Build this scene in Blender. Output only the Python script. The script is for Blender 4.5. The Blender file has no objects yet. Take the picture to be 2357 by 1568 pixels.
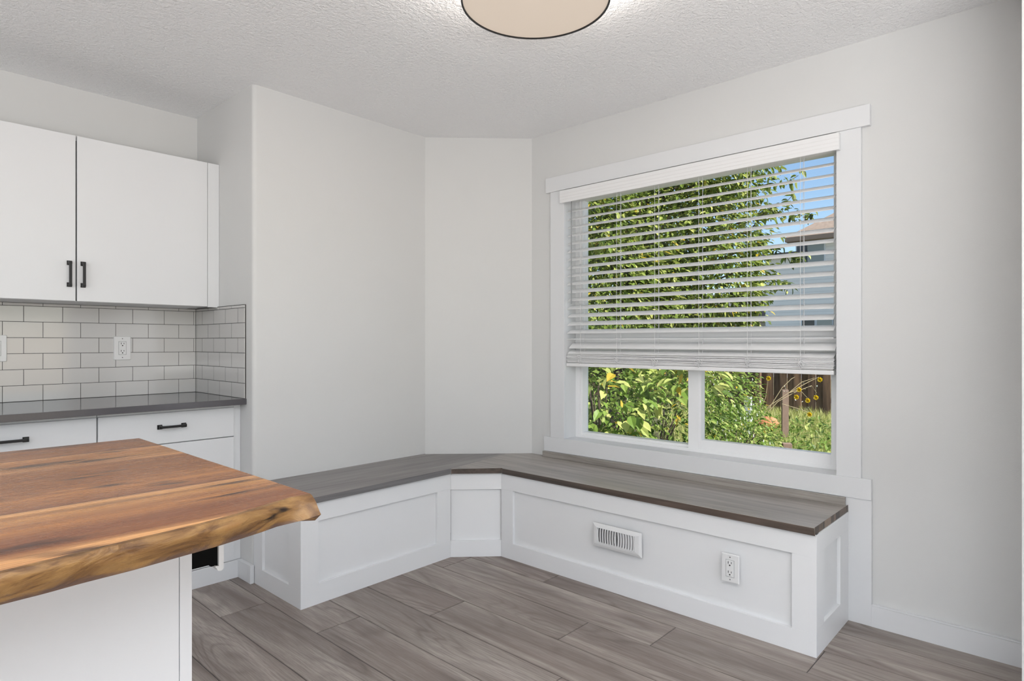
import bpy, bmesh, math, random
from mathutils import Vector, Matrix
R = math.radians
random.seed(7)
S = bpy.context.scene
col = S.collection

# ------------------------------------------------------------------ camera, world, lights, exposure
HC = 1.176                       # camera height
TH = math.atan((2497-1178.5)/1425.0)   # the window wall's normal lies this far right of the view
cam_d = bpy.data.cameras.new('camera'); cam = bpy.data.objects.new('camera', cam_d); col.objects.link(cam)
cam_d.sensor_width = 36.0; cam_d.lens = 36.0*1425.0/2357.0
cam_d.shift_y = 4.0/2357.0
cam_d.clip_start = 0.02; cam_d.clip_end = 300
fwd = Vector((math.cos(TH), math.sin(TH), 0))
cam.location = (0, 0, HC)
cam.rotation_euler = fwd.to_track_quat('-Z', 'Y').to_euler()
S.camera = cam

W = bpy.data.worlds.new('world'); S.world = W; W.use_nodes = True
wn = W.node_tree.nodes; wl = W.node_tree.links
bg = wn['Background']
sky = wn.new('ShaderNodeTexSky'); sky.sky_type = 'NISHITA'; sky.sun_disc = False
sky.sun_elevation = R(42); sky.sun_rotation = R(175); sky.air_density = 1.0; sky.dust_density = 0.4; sky.ozone_density = 2.0
wl.new(sky.outputs[0], bg.inputs[0]); bg.inputs[1].default_value = 0.235

sun_d = bpy.data.lights.new('sun', 'SUN'); sun_d.energy = 10.0; sun_d.angle = R(0.6); sun_d.color = (1.0, 0.95, 0.86)
sun = bpy.data.objects.new('sun', sun_d); col.objects.link(sun)
sun.rotation_euler = Vector((0.09, 0.72, -0.76)).to_track_quat('-Z', 'Y').to_euler()

def area(name, loc, direction, sx, sy, power, colr=(1, 1, 1)):
    d = bpy.data.lights.new(name, 'AREA'); d.shape = 'RECTANGLE'; d.size = sx; d.size_y = sy; d.energy = power; d.color = colr
    o = bpy.data.objects.new(name, d); col.objects.link(o); o.location = loc
    o.rotation_euler = Vector(direction).to_track_quat('-Z', 'Y').to_euler()
    return o
# patio door daylight; added front and side fills standing in for unseen windows
area('daylight_patio_door', (0.4, -3.52, 1.25), (0, 1, 0.05), 3.6, 2.1, 17, (0.97, 0.985, 1.0))
area('fill_front', (-3.52, -0.6, 1.25), (1, 0, 0.05), 4.6, 2.1, 58, (0.97, 0.985, 1.0))
area('fill_side', (2.84, -2.2, 1.3), (-1, 0.25, 0.05), 1.6, 1.8, 10, (0.97, 0.985, 1.0))

# added upward fill lights, out of view, that brighten the ceiling and walls
area('ceiling_fill', (-0.5, -1.4, 0.85), (0.03, 0.03, 1), 2.6, 1.6, 225, (1.0, 0.995, 0.985))
area('ceiling_fill_kitchen', (-1.7, 1.6, 1.0), (0.0, 0.0, 1), 1.6, 1.6, 12, (0.965, 0.985, 1.0))

vs = S.view_settings
vs.view_transform = 'Standard'; vs.look = 'None'; vs.gamma = 1.0; vs.use_curve_mapping = False
vs.exposure = -0.24

# ------------------------------------------------------------------ helpers
def tag(o, label=None, cat=None, group=None, kind=None):
    if label: o['label'] = label
    if cat: o['category'] = cat
    if group: o['group'] = group
    if kind: o['kind'] = kind
    return o

def empty(name, loc=(0, 0, 0), label=None, cat=None, group=None, kind=None):
    o = bpy.data.objects.new(name, None); col.objects.link(o); o.location = loc; o.empty_display_size = 0.1
    return tag(o, label, cat, group, kind)

class MB:
    def __init__(s): s.v = []; s.f = []; s.m = []; s.uv = {}; s.col = {}
    def face(s, pts, mi=0, uv=None, tint=None):
        b = len(s.v); s.v += [tuple(p) for p in pts]; s.f.append(tuple(range(b, b+len(pts)))); s.m.append(mi)
        if uv: s.uv[len(s.f)-1] = uv
        if tint is not None: s.col[len(s.f)-1] = tint
    def box(s, a, b, mi=0, bev=0.0, M=None):
        bm = bmesh.new(); bmesh.ops.create_cube(bm, size=1)
        a = Vector(a); b = Vector(b); c = (a+b)/2; d = b-a
        for v in bm.verts: v.co = Vector((v.co.x*abs(d.x)+c.x, v.co.y*abs(d.y)+c.y, v.co.z*abs(d.z)+c.z))
        if bev: bmesh.ops.bevel(bm, geom=bm.edges[:], offset=bev, segments=2, affect='EDGES', profile=0.6)
        s.addbm(bm, mi, M)
    def addbm(s, bm, mi=0, M=None):
        base = len(s.v); bm.verts.index_update()
        for v in bm.verts: s.v.append(tuple(M @ v.co if M else v.co))
        for f in bm.faces: s.f.append(tuple(base+v.index for v in f.verts)); s.m.append(mi)
        bm.free()
    def prism(s, poly, z0, z1, mi=0, bev=0.0):
        bm = bmesh.new(); vs_ = [bm.verts.new((x, y, z0)) for x, y in poly]; f = bm.faces.new(vs_)
        r = bmesh.ops.extrude_face_region(bm, geom=[f])
        for e in r['geom']:
            if isinstance(e, bmesh.types.BMVert): e.co.z = z1
        bmesh.ops.recalc_face_normals(bm, faces=bm.faces[:])
        if bev: bmesh.ops.bevel(bm, geom=bm.edges[:], offset=bev, segments=2, affect='EDGES', profile=0.6)
        s.addbm(bm, mi)
    def tube(s, pts, r, n=8, mi=0, cap=True):
        pts = [Vector(p) for p in pts]; rings = []
        rr = r if isinstance(r, (list, tuple)) else [r]*len(pts)
        for i, p in enumerate(pts):
            t = (pts[min(i+1, len(pts)-1)]-pts[max(i-1, 0)]).normalized()
            u = t.cross(Vector((0, 0, 1)));  u = u if u.length > 0.05 else t.cross(Vector((0, 1, 0))); u.normalize(); w = t.cross(u)
            base = len(s.v)
            for k in range(n):
                a = 2*math.pi*k/n; s.v.append(tuple(p+u*math.cos(a)*rr[i]+w*math.sin(a)*rr[i]))
            rings.append(base)
        for i in range(len(rings)-1):
            for k in range(n):
                k2 = (k+1) % n; s.f.append((rings[i]+k, rings[i]+k2, rings[i+1]+k2, rings[i+1]+k)); s.m.append(mi)
        if cap:
            s.f.append(tuple(rings[0]+k for k in range(n))[::-1]); s.m.append(mi)
            s.f.append(tuple(rings[-1]+k for k in range(n))); s.m.append(mi)
    def build(s, name, mats, parent=None, smooth=None, kind=None, fix=True):
        me = bpy.data.meshes.new(name); me.from_pydata(s.v, [], s.f)
        mats = mats if isinstance(mats, (list, tuple)) else [mats]
        for m in mats: me.materials.append(m)
        me.polygons.foreach_set('material_index', s.m)
        if s.uv:
            L = me.uv_layers.new(name='UVMap')
            for fi, uv in s.uv.items():
                p = me.polygons[fi]
                for k, li in enumerate(p.loop_indices): L.data[li].uv = uv[k]
        if s.col:
            A = me.color_attributes.new('tint', 'FLOAT_COLOR', 'CORNER')
            for fi, c in s.col.items():
                for li in me.polygons[fi].loop_indices: A.data[li].color = (c, c, c, 1) if not isinstance(c, tuple) else c
        me.update()
        if fix:
            bm = bmesh.new(); bm.from_mesh(me); bmesh.ops.recalc_face_normals(bm, faces=bm.faces[:]); bm.to_mesh(me); bm.free()
        if smooth:
            me.polygons.foreach_set('use_smooth', [True]*len(me.polygons)); me.set_sharp_from_angle(angle=R(smooth))
        o = bpy.data.objects.new(name, me); col.objects.link(o)
        if parent:
            o.parent = parent; p = parent; off = Vector((0, 0, 0))
            while p: off += Vector(p.location); p = p.parent
            o.location = -off          # vertices are given in world space
        if kind: o['kind'] = kind
        return o

def copy_tree(o, parent=None, loc=None):
    c = o.copy(); col.objects.link(c); c.parent = parent
    if loc is not None: c.location = loc
    for ch in o.children: copy_tree(ch, c)
    return c

# ------------------------------------------------------------------ materials
class NT:
    def __init__(s, name):
        s.mat = bpy.data.materials.new(name); s.mat.use_nodes = True; s.t = s.mat.node_tree
        s.p = s.t.nodes['Principled BSDF']; s.out = s.t.nodes['Material Output']
    def n(s, typ, **kw):
        x = s.t.nodes.new('ShaderNode'+typ)
        for k, v in kw.items():
            if k.startswith('i_'):
                x.inputs[k[2:].replace('_', ' ')].default_value = v
            else: setattr(x, k, v)
        return x
    def l(s, a, b): s.t.links.new(a, b)
    def coord(s, out='Object', scale=(1, 1, 1), rot=(0, 0, 0)):
        c = s.n('TexCoord'); m = s.n('Mapping'); m.inputs['Scale'].default_value = scale; m.inputs['Rotation'].default_value = rot
        s.l(c.outputs[out], m.inputs[0]); return m.outputs[0]
    def noise(s, vec, scale, detail=3, rough=0.5, dist=0.0):
        x = s.n('TexNoise'); x.inputs['Scale'].default_value = scale; x.inputs['Detail'].default_value = detail
        x.inputs['Roughness'].default_value = rough; x.inputs['Distortion'].default_value = dist
        s.l(vec, x.inputs['Vector']); return x.outputs['Fac']
    def ramp(s, fac, stops, interp='LINEAR'):
        x = s.n('ValToRGB'); x.color_ramp.interpolation = interp
        e = x.color_ramp.elements
        while len(e) < len(stops): e.new(0.5)
        for i, (p, c) in enumerate(stops): e[i].position = p; e[i].color = (*c, 1) if len(c) == 3 else c
        s.l(fac, x.inputs[0]); return x.outputs[0]
    def math(s, op, a, b=None, clamp=False):
        x = s.n('Math', operation=op); x.use_clamp = clamp
        for i, q in enumerate((a, b)):
            if q is None: continue
            if isinstance(q, (int, float)): x.inputs[i].default_value = q
            else: s.l(q, x.inputs[i])
        return x.outputs[0]
    def mix(s, fac, a, b, mode='MIX'):
        x = s.n('Mix', data_type='RGBA', blend_type=mode)
        for i, q in ((0, fac), (6, a), (7, b)):
            if isinstance(q, (int, float)): x.inputs[i].default_value = q
            elif isinstance(q, tuple): x.inputs[i].default_value = (*q, 1)
            else: s.l(q, x.inputs[i])
        return x.outputs[2]
    def bump(s, h, strength=0.2, dist=0.01):
        b = s.n('Bump'); b.inputs['Strength'].default_value = strength; b.inputs['Distance'].default_value = dist
        s.l(h, b.inputs['Height']); s.l(b.outputs[0], s.p.inputs['Normal'])
    def base(s, c):
        if isinstance(c, tuple): s.p.inputs['Base Color'].default_value = (*c, 1)
        else: s.l(c, s.p.inputs['Base Color'])
    def rough(s, r):
        if isinstance(r, (int, float)): s.p.inputs['Roughness'].default_value = r
        else: s.l(r, s.p.inputs['Roughness'])

def srgb(r, g, b):
    return tuple(((c/255)/12.92 if c/255 <= 0.04045 else ((c/255+0.055)/1.055)**2.4) for c in (r, g, b))

def plain(name, c, rough=0.5, bump=None, metallic=0.0, var=0.0, scale=6, spec=0.5):
    m = NT(name); v = m.coord()
    if var:
        n = m.noise(v, scale, 4); m.base(m.mix(n, tuple(x*(1-var) for x in c), tuple(min(1, x*(1+var)) for x in c)))
    else: m.base(c)
    m.rough(rough); m.p.inputs['Metallic'].default_value = metallic; m.p.inputs['Specular IOR Level'].default_value = spec
    if bump: m.bump(m.noise(v, bump[0], 3), bump[1], bump[2])
    return m.mat

M_wall = plain('wall_paint', (0.675, 0.676, 0.672), 0.75, (260, 0.12, 0.002), var=0.006)
M_trim = plain('white_trim_paint', (0.735, 0.744, 0.76), 0.42, (40, 0.03, 0.002))
M_bench = plain('white_bench_paint', (0.80, 0.808, 0.822), 0.40, (40, 0.04, 0.002))
M_cab = plain('white_cabinet_paint', (0.75, 0.76, 0.778), 0.36)
M_vinyl = plain('white_vinyl', (0.86, 0.865, 0.875), 0.35)
M_gap = plain('dark_gap', (0.03, 0.03, 0.032), 0.8)
M_black = plain('black_metal', (0.012, 0.012, 0.013), 0.38, metallic=0.3)
M_blackm = plain('matte_black', (0.004, 0.004, 0.004), 0.8, spec=0.1)
M_plastic = plain('white_plastic', (0.77, 0.775, 0.78), 0.3)
M_slot = plain('dark_slot', (0.01, 0.01, 0.01), 0.7)
M_grout = plain('dark_grout', (0.07, 0.065, 0.062), 0.85)
M_tile = plain('glossy_white_tile', (0.61, 0.602, 0.592), 0.07, (3.0, 0.04, 0.01), var=0.02, scale=3)
M_counter = plain('grey_quartz', srgb(86, 84, 88), 0.10, var=0.05, scale=300)
M_slat = plain('blind_slat_white', (0.82, 0.82, 0.825), 0.5)
M_cord = plain('white_cord', (0.78, 0.78, 0.79), 0.7)
M_wand = plain('clear_grey_wand', (0.32, 0.33, 0.34), 0.25)
M_vent = plain('vent_white_metal', (0.76, 0.765, 0.775), 0.3)
M_ventdark = plain('vent_dark', (0.16, 0.16, 0.165), 0.7)

def ceiling_mat():
    m = NT('ceiling_stipple'); v = m.coord()
    m.base((0.93, 0.932, 0.94)); m.rough(0.85)
    a = m.noise(v, 150, 3, 0.6); b = m.noise(v, 62, 3, 0.55, 0.3)
    h = m.math('ADD', m.math('MULTIPLY', a, 0.5), b)
    m.bump(h, 0.75, 0.010); return m.mat
M_ceil = ceiling_mat()

def floor_mat():
    m = NT('grey_oak_laminate')
    uv = m.coord('UV')                        # u along the plank in metres, v across
    def sc(sx, sy):
        mp = m.n('Mapping'); mp.inputs['Scale'].default_value = (sx, sy, 1); m.l(uv, mp.inputs[0]); return mp.outputs[0]
    warp = m.noise(sc(0.9, 4.0), 1.0, 3, 0.55)
    big = m.noise(sc(0.8, 9.0), 1.0, 4, 0.55, 0.8)
    fine = m.noise(sc(9.0, 170.0), 1.0, 5, 0.65, 0.2)
    # cathedral grain: contour lines of a stretched noise field
    fld = m.noise(sc(0.9, 6.0), 1.0, 1.5, 0.4, 0.4)
    rings = m.math('PINGPONG', m.math('MULTIPLY', fld, 26.0), 1.0)
    msk = m.ramp(m.noise(sc(1.1, 3.0), 1.0, 2), [(0.42, (0, 0, 0)), (0.54, (1, 1, 1))])
    c = m.ramp(big, [(0.30, srgb(110, 101, 97)), (0.44, srgb(142, 133, 128)), (0.56, srgb(162, 154, 148)), (0.70, srgb(184, 176, 170))])
    c = m.mix(m.ramp(fine, [(0.38, (0.46, 0.46, 0.46)), (0.58, (0, 0, 0))]), c, srgb(96, 87, 82))
    c = m.mix(m.math('MULTIPLY', m.math('MULTIPLY', msk, m.ramp(rings, [(0.0, (1, 1, 1)), (0.5, (0, 0, 0))])), 0.5), c, srgb(84, 76, 72))
    c = m.mix(m.math('MULTIPLY', warp, 0.30), c, srgb(158, 138, 132))
    at = m.n('Attribute'); at.attribute_name = 'tint'
    c = m.mix(1.0, c, at.outputs['Color'], 'MULTIPLY')
    m.base(c); m.rough(m.math('ADD', m.math('MULTIPLY', fine, 0.16), 0.34)); m.p.inputs['Specular IOR Level'].default_value = 0.35
    m.bump(fine, 0.06, 0.002); return m.mat
M_floor = floor_mat()

def stain_mat(name, axis, cdark, cmid, clight, blocks=True, rough=0.36):
    m = NT(name)
    sc = (1, 1, 1)
    long_ = {'X': (1.4, 26, 26), 'Y': (26, 1.4, 26)}[axis]
    v = m.coord('Object', long_); v2 = m.coord('Object', {'X': (3, 190, 190), 'Y': (190, 3, 190)}[axis])
    a = m.noise(v, 1.0, 4, 0.6, 0.6); b = m.noise(v2, 1.0, 3, 0.6)
    c = m.ramp(a, [(0.3, cdark), (0.5, cmid), (0.72, clight)])
    c = m.mix(m.ramp(b, [(0.35, (0.45,)*3), (0.6, (0,)*3)]), c, cdark)
    m.base(c); m.rough(rough); m.bump(b, 0.08, 0.002); return m.mat
M_seatX = stain_mat('grey_stained_wood_across', 'X', srgb(108, 103, 101), srgb(134, 129, 127), srgb(152, 147, 144))
M_seatY = stain_mat('grey_stained_wood_along_glare', 'Y', srgb(128, 122, 117), srgb(160, 154, 148), srgb(180, 174, 167))  # same stain made lighter: window glare painted into the colour
M_seatedgeX = stain_mat('seat_edge_grey', 'X', srgb(96, 94, 95), srgb(116, 114, 115), srgb(132, 130, 130))
M_seatedgeY = stain_mat('seat_edge_brown', 'Y', srgb(64, 55, 50), srgb(84, 73, 66), srgb(108, 93, 84))

def endgrain_mat():
    m = NT('seat_end_grain'); v = m.coord('Object', (22, 22, 1)); 
    w = m.n('TexVoronoi', voronoi_dimensions='2D'); w.inputs['Scale'].default_value = 1.0; m.l(v, w.inputs['Vector'])
    x = m.n('SeparateColor'); m.l(w.outputs['Color'], x.inputs[0])
    n = m.noise(m.coord('Object', (60, 60, 60)), 2.0, 4)
    f = m.math('ADD', m.math('MULTIPLY', x.outputs[0], 0.65), m.math('MULTIPLY', n, 0.35))
    m.base(m.ramp(f, [(0.2, srgb(52, 44, 40)), (0.5, srgb(92, 78, 68)), (0.8, srgb(140, 122, 106))])); m.rough(0.5); return m.mat
M_end = endgrain_mat()

def island_mat():
    m = NT('walnut_slab_planks')
    tc = m.n('TexCoord'); sep = m.n('SeparateXYZ'); m.l(tc.outputs['Object'], sep.inputs[0])
    wob = m.noise(m.coord('Object', (1.1, 0.6, 1)), 1.6, 2)
    y = m.math('ADD', sep.outputs[1], m.math('MULTIPLY', m.math('SUBTRACT', wob, 0.5), 0.012))
    f = m.math('MULTIPLY', m.math('SUBTRACT', y, 0.9), 1/1.03)      # 0.9 .. 1.93 -> 0..1
    def P(yy): return (yy-0.9)/1.03
    o1, o2, o3 = srgb(186, 126, 70), srgb(158, 104, 58), srgb(206, 150, 86)
    dk, sap, sap2 = srgb(138, 90, 58), srgb(230, 174, 116), srgb(222, 162, 104)
    c = m.ramp(f, [(0.0, sap), (P(0.955), sap), (P(0.985), dk), (P(1.06), dk), (P(1.10), o1), (P(1.19), o3), (P(1.216), sap),
                   (P(1.223), dk), (P(1.30), o1), (P(1.42), o2), (P(1.575), o2), (P(1.584), sap2), (P(1.60), sap2), (P(1.63), o3),
                   (P(1.70), o1), (P(1.745), sap2), (P(1.753), dk), (P(1.80), o2), (P(1.93), dk)])
    g1 = m.noise(m.coord('Object', (1.3, 30, 30)), 1.0, 4, 0.6, 0.8)
    g2 = m.noise(m.coord('Object', (5, 190, 100)), 1.0, 4, 0.6)
    g3 = m.noise(m.coord('Object', (0.9, 9, 9)), 1.7, 3, 0.5, 0.5)
    c = m.mix(m.ramp(g1, [(0.36, (0.55,)*3), (0.58, (0, 0, 0))]), c, srgb(122, 76, 52))
    c = m.mix(m.ramp(g3, [(0.56, (0,)*3), (0.75, (0.5,)*3)]), c, srgb(204, 146, 96))
    c = m.mix(m.ramp(g2, [(0.40, (0.35,)*3), (0.62, (0,)*3)]), c, srgb(118, 72, 50))
    # scattered knots drawn out along the grain
    kv = m.coord('Object', (2.6, 9.5, 1)); vo = m.n('TexVoronoi', voronoi_dimensions='2D'); vo.inputs['Scale'].default_value = 1.0; vo.inputs['Randomness'].default_value = 1.0
    dis = m.n('VectorMath', operation='ADD'); nz = m.n('TexNoise'); nz.inputs['Scale'].default_value = 2.0; m.l(kv, nz.inputs[0])
    m.l(kv, dis.inputs[0]); m.l(nz.outputs['Color'], dis.inputs[1]); m.l(dis.outputs[0], vo.inputs['Vector'])
    c = m.mix(m.ramp(vo.outputs['Distance'], [(0.05, (0.85,)*3), (0.21, (0,)*3)]), c, srgb(62, 44, 40))
    sm = m.noise(m.coord('Object', (2.0, 14, 1)), 1.0, 2)
    c = m.mix(m.ramp(sm, [(0.66, (0,)*3), (0.80, (0.55,)*3)]), c, srgb(84, 66, 58))
    # glue joints between the boards
    for yy in (1.222, 1.588, 1.7515):
        d = m.math('ABSOLUTE', m.math('SUBTRACT', sep.outputs[1], yy))
        c = m.mix(m.ramp(m.math('MULTIPLY', d, 100), [(0.10, (0.6,)*3), (0.2, (0,)*3)]), c, srgb(70, 44, 30))
    m.base(c); m.rough(m.math('ADD', m.math('MULTIPLY', g2, 0.12), 0.22)); m.p.inputs['Specular IOR Level'].default_value = 0.28; m.bump(g2, 0.05, 0.002); return m.mat
M_island = island_mat()

def liveedge_mat():
    m = NT('live_edge_bark_wood')
    a = m.noise(m.coord('Object', (11, 26, 30)), 1.0, 5, 0.6, 0.9)
    b = m.noise(m.coord('Object', (14, 30, 60)), 1.0, 4, 0.65, 0.6)
    c = m.ramp(a, [(0.30, srgb(88, 58, 32)), (0.46, srgb(126, 92, 54)), (0.60, srgb(154, 118, 72)), (0.8, srgb(142, 94, 52))])
    c = m.mix(m.ramp(b, [(0.34, (0.75,)*3), (0.46, (0,)*3)]), c, srgb(86, 56, 32))
    sp = m.noise(m.coord('Object', (9, 16, 40)), 1.0, 2, 0.5, 0.4)
    c = m.mix(m.ramp(sp, [(0.28, (0.95,)*3), (0.335, (0,)*3)]), c, srgb(34, 24, 20))
    sep = m.n('SeparateXYZ'); tc = m.n('TexCoord'); m.l(tc.outputs['Object'], sep.inputs[0])
    zz = m.math('ADD', sep.outputs[2], m.math('MULTIPLY', m.math('SUBTRACT', a, 0.5), 0.03))
    c = m.mix(m.ramp(m.math('MULTIPLY', m.math('SUBTRACT', zz, 0.86), 20), [(0.16, (0.85,)*3), (0.30, (0,)*3)]), c, srgb(92, 74, 68))
    m.base(c); m.rough(0.33); m.bump(a, 0.5, 0.01); return m.mat
M_live = liveedge_mat()

def emit_mat(name, c, s):
    m = NT(name); m.base(c); m.p.inputs['Emission Color'].default_value = (*c, 1); m.p.inputs['Emission Strength'].default_value = s; m.rough(0.6)
    return m
_d = emit_mat('lit_diffuser', (1.0, 0.82, 0.65), 0.42)
_d.base((0.48, 0.43, 0.38)); M_diff = _d.mat

def glass_mat():
    m = NT('window_glass'); t = m.t
    tr = m.n('BsdfTransparent'); tr.inputs[0].default_value = (0.97, 0.985, 0.98, 1)
    gl = m.n('BsdfGlossy'); gl.inputs['Roughness'].default_value = 0.0
    fr = m.n('Fresnel'); fr.inputs['IOR'].default_value = 1.25
    mx = m.n('MixShader'); m.l(fr.outputs[0], mx.inputs[0]); m.l(tr.outputs[0], mx.inputs[1]); m.l(gl.outputs[0], mx.inputs[2])
    m.l(mx.outputs[0], m.out.inputs['Surface']); return m.mat
M_glass = glass_mat()

def leaf_mat(name, c1, c2, c3, trans=0.45):
    m = NT(name)
    at = m.n('Attribute'); at.attribute_name = 'tint'
    c = m.ramp(at.outputs['Fac'], [(0.0, c1), (0.55, c2), (1.0, c3)])
    m.base(c); m.rough(0.45); m.p.inputs['Specular IOR Level'].default_value = 0.35
    tl = m.n('BsdfTranslucent'); m.l(c, tl.inputs[0]); mx = m.n('MixShader'); mx.inputs[0].default_value = trans
    m.l(m.p.outputs[0], mx.inputs[1]); m.l(tl.outputs[0], mx.inputs[2]); m.l(mx.outputs[0], m.out.inputs['Surface']); return m.mat
M_leaf = leaf_mat('tree_leaf', (0.030, 0.050, 0.012), (0.22, 0.30, 0.055), (0.62, 0.62, 0.20), 0.38)
M_leafb = leaf_mat('shrub_leaf', (0.03, 0.065, 0.014), (0.21, 0.33, 0.06), (0.60, 0.62, 0.22), 0.38)
M_leafy = leaf_mat('yellowing_leaf', (0.5, 0.36, 0.03), (0.62, 0.45, 0.05), (0.7, 0.5, 0.1))
M_grass = leaf_mat('grass_blade', (0.07, 0.12, 0.02), (0.46, 0.50, 0.14), (0.82, 0.76, 0.42))
M_whitefl = leaf_mat('white_petal', (0.75, 0.75, 0.72), (0.8, 0.8, 0.77), (0.85, 0.85, 0.8), 0.25)
M_yellowfl = leaf_mat('yellow_petal', (0.75, 0.52, 0.02), (0.82, 0.60, 0.02), (0.85, 0.65, 0.04), 0.55)
M_bark = plain('bark', (0.10, 0.075, 0.055), 0.85, (30, 0.6, 0.01), var=0.3, scale=20)
M_twig = plain('dry_stem', (0.34, 0.27, 0.16), 0.7, var=0.2, scale=30)
M_soil = plain('garden_soil', (0.10, 0.10, 0.045), 0.95, (12, 0.6, 0.03), var=0.4, scale=5)
M_stake = plain('weathered_stake', srgb(140, 116, 104), 0.8, (40, 0.3, 0.004), var=0.25, scale=25)
M_stake2 = plain('yellow_brown_stake', srgb(140, 110, 40), 0.8, (40, 0.3, 0.004), var=0.2, scale=25)
M_brick = plain('reddish_stone', srgb(205, 130, 95), 0.85, (18, 0.6, 0.01), var=0.25, scale=14)
M_fence = NT('weathered_fence_board'); 
_n = M_fence.noise(M_fence.coord('Object', (7, 7, 0.9)), 1.6, 4); M_fence.base(M_fence.ramp(_n, [(0.3, srgb(80, 60, 50)), (0.5, srgb(116, 90, 74)), (0.75, srgb(160, 124, 98))])); M_fence.rough(0.85); M_fence = M_fence.mat
def siding_mat(name, c):
    m = NT(name); tc = m.n('TexCoord'); sep = m.n('SeparateXYZ'); m.l(tc.outputs['Object'], sep.inputs[0])
    f = m.math('FRACT', m.math('MULTIPLY', sep.outputs[2], 1/0.16))
    c_ = m.mix(m.ramp(f, [(0.0, (1,)*3), (0.10, (0,)*3)]), c, tuple(x*0.62 for x in c)); m.base(c_); m.rough(0.7)
    m.bump(f, 0.5, 0.02); return m.mat
M_siding = siding_mat('blue_grey_siding', (0.93, 0.885, 0.885)); M_siding2 = siding_mat('tan_siding', (0.66, 0.58, 0.52))
M_shingle = plain('brown_shingles', (0.30, 0.225, 0.18), 0.9, (30, 0.5, 0.02), var=0.3, scale=9)
M_soffit = plain('brown_fascia', (0.20, 0.15, 0.12), 0.7)
M_winframe = plain('white_house_window', (0.80, 0.82, 0.88), 0.5)
M_winglass = plain('dim_house_glass', (0.30, 0.32, 0.32), 0.15)
M_windark = plain('dark_house_glass', (0.05, 0.055, 0.07), 0.15)
M_darkroof = plain('dark_roof', (0.10, 0.088, 0.10), 0.85, var=0.2, scale=9)

# ------------------------------------------------------------------ the room shell
CE = 2.44
XW, XT = 2.905, 2.887        # window wall and the face of its trim
YK, YB, XJ = 3.69, 2.985, 1.362   # kitchen wall, bench wall, the return between them

# floor: laminate planks running along Y; every plank has its own place in the grain
fl = MB()
PW, PL = 0.206, 1.2225
joint = {0: 2.713, 1: 2.28, 2: 2.57, 3: 2.068, 4: 1.53, 5: 1.238, 6: 0.727, 7: 0.92}
rf = random.Random(11)
for k in range(-24, 10):
    x0 = 1.095+PW*k; x1 = x0+PW
    j = joint.get(k, rf.uniform(0, PL)); y = j-PL*math.ceil((j+3.7)/PL)
    while y < 3.95:
        a, b = max(y, -3.7), min(y+PL, 3.95); g = 0.0009
        u0, v0 = rf.uniform(0, 60), rf.uniform(0, 60); t = rf.uniform(0.92, 1.06)
        tr = t*rf.uniform(0.99, 1.015); X0, X1 = max(x0, -3.7)+g, min(x1, 3.1)-g
        if b-a > 0.01 and X1 > X0:
            e = 0.0022
            P = [(X0, a+g), (X1, a+g), (X1, b-g), (X0, b-g)]; Q = [(X0+e, a+g+e), (X1-e, a+g+e), (X1-e, b-g-e), (X0+e, b-g-e)]
            uv = lambda pts: [(u0+p[1], v0+p[0]) for p in pts]
            fl.face([(*q, 0) for q in Q], 0, uv(Q), (tr, t, t*0.985, 1))
            for i in range(4):
                jj = (i+1) % 4; pts = [P[i], P[jj], Q[jj], Q[i]]
                fl.face([(*P[i], -0.0016), (*P[jj], -0.0016), (*Q[jj], 0), (*Q[i], 0)], 0, uv(pts), (tr*0.8, t*0.8, t*0.79, 1))
        y += PL
fl.box((-3.7, -3.7, -0.12), (3.1, 3.95, -0.0018), 1)
fl.build('floor', [M_floor, M_gap], kind='structure')

cl = MB(); cl.box((-3.7, -3.7, CE), (3.1, 3.95, CE+0.15)); cl.build('ceiling', M_ceil, kind='structure')

w = MB()
arc = [(XJ+0.02-0.02*math.cos(t), YB+0.02-0.02*math.sin(t)) for t in [math.pi/2*i/8 for i in range(9)]]
w.prism([(XJ, 3.95)]+arc+[(2.437, YB), (XW, 2.52), (3.1, 2.52), (3.1, 3.95)], -0.001, CE+0.001)
w.build('wall_back', M_wall, smooth=25, kind='structure')
w = MB(); w.box((-3.7, YK, -0.001), (XJ, 3.95, CE+0.001)); w.build('wall_kitchen', M_wall, kind='structure')
OY0, OY1, OZ0, OZ1 = 0.781, 2.254, 0.607, 2.075       # window opening
w = MB()
w.box((XW, -3.7, -0.001), (3.1, OY0-0.012, CE+0.001)); w.box((XW, OY1+0.012, -0.001), (3.1, 2.52, CE+0.001))
w.box((XW, OY0-0.012, -0.001), (3.1, OY1+0.012, OZ0-0.02)); w.box((XW, OY0-0.012, OZ1+0.012), (3.1, OY1+0.012, CE+0.001))
w.build('wall_window', M_wall, kind='structure')
# short partition whose end shows at the right edge of the frame
w = MB(); w.box((2.45, -0.03, 0), (XW-0.0001, 0.1415, CE)); w.build('wall_partition', M_wall, kind='structure')
w = MB(); w.box((-3.7, -3.7, 0), (-1.45, -3.6, CE)); w.box((2.25, -3.7, 0), (3.1, -3.6, CE)); w.box((-1.45, -3.7, 2.32), (2.25, -3.6, CE)); w.box((-1.45, -3.7, 0), (2.25, -3.6, 0.15))
w.build('wall_rear', M_wall, kind='structure')
w = MB(); w.box((-3.7, -3.6, 0), (-3.6, -2.95, CE)); w.box((-3.7, 1.75, 0), (-3.6, 3.95, CE)); w.box((-3.7, -2.95, 2.32), (-3.6, 1.75, CE)); w.box((-3.7, -2.95, 0), (-3.6, 1.75, 0.15))
w.build('wall_left', M_wall, kind='structure')

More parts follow.
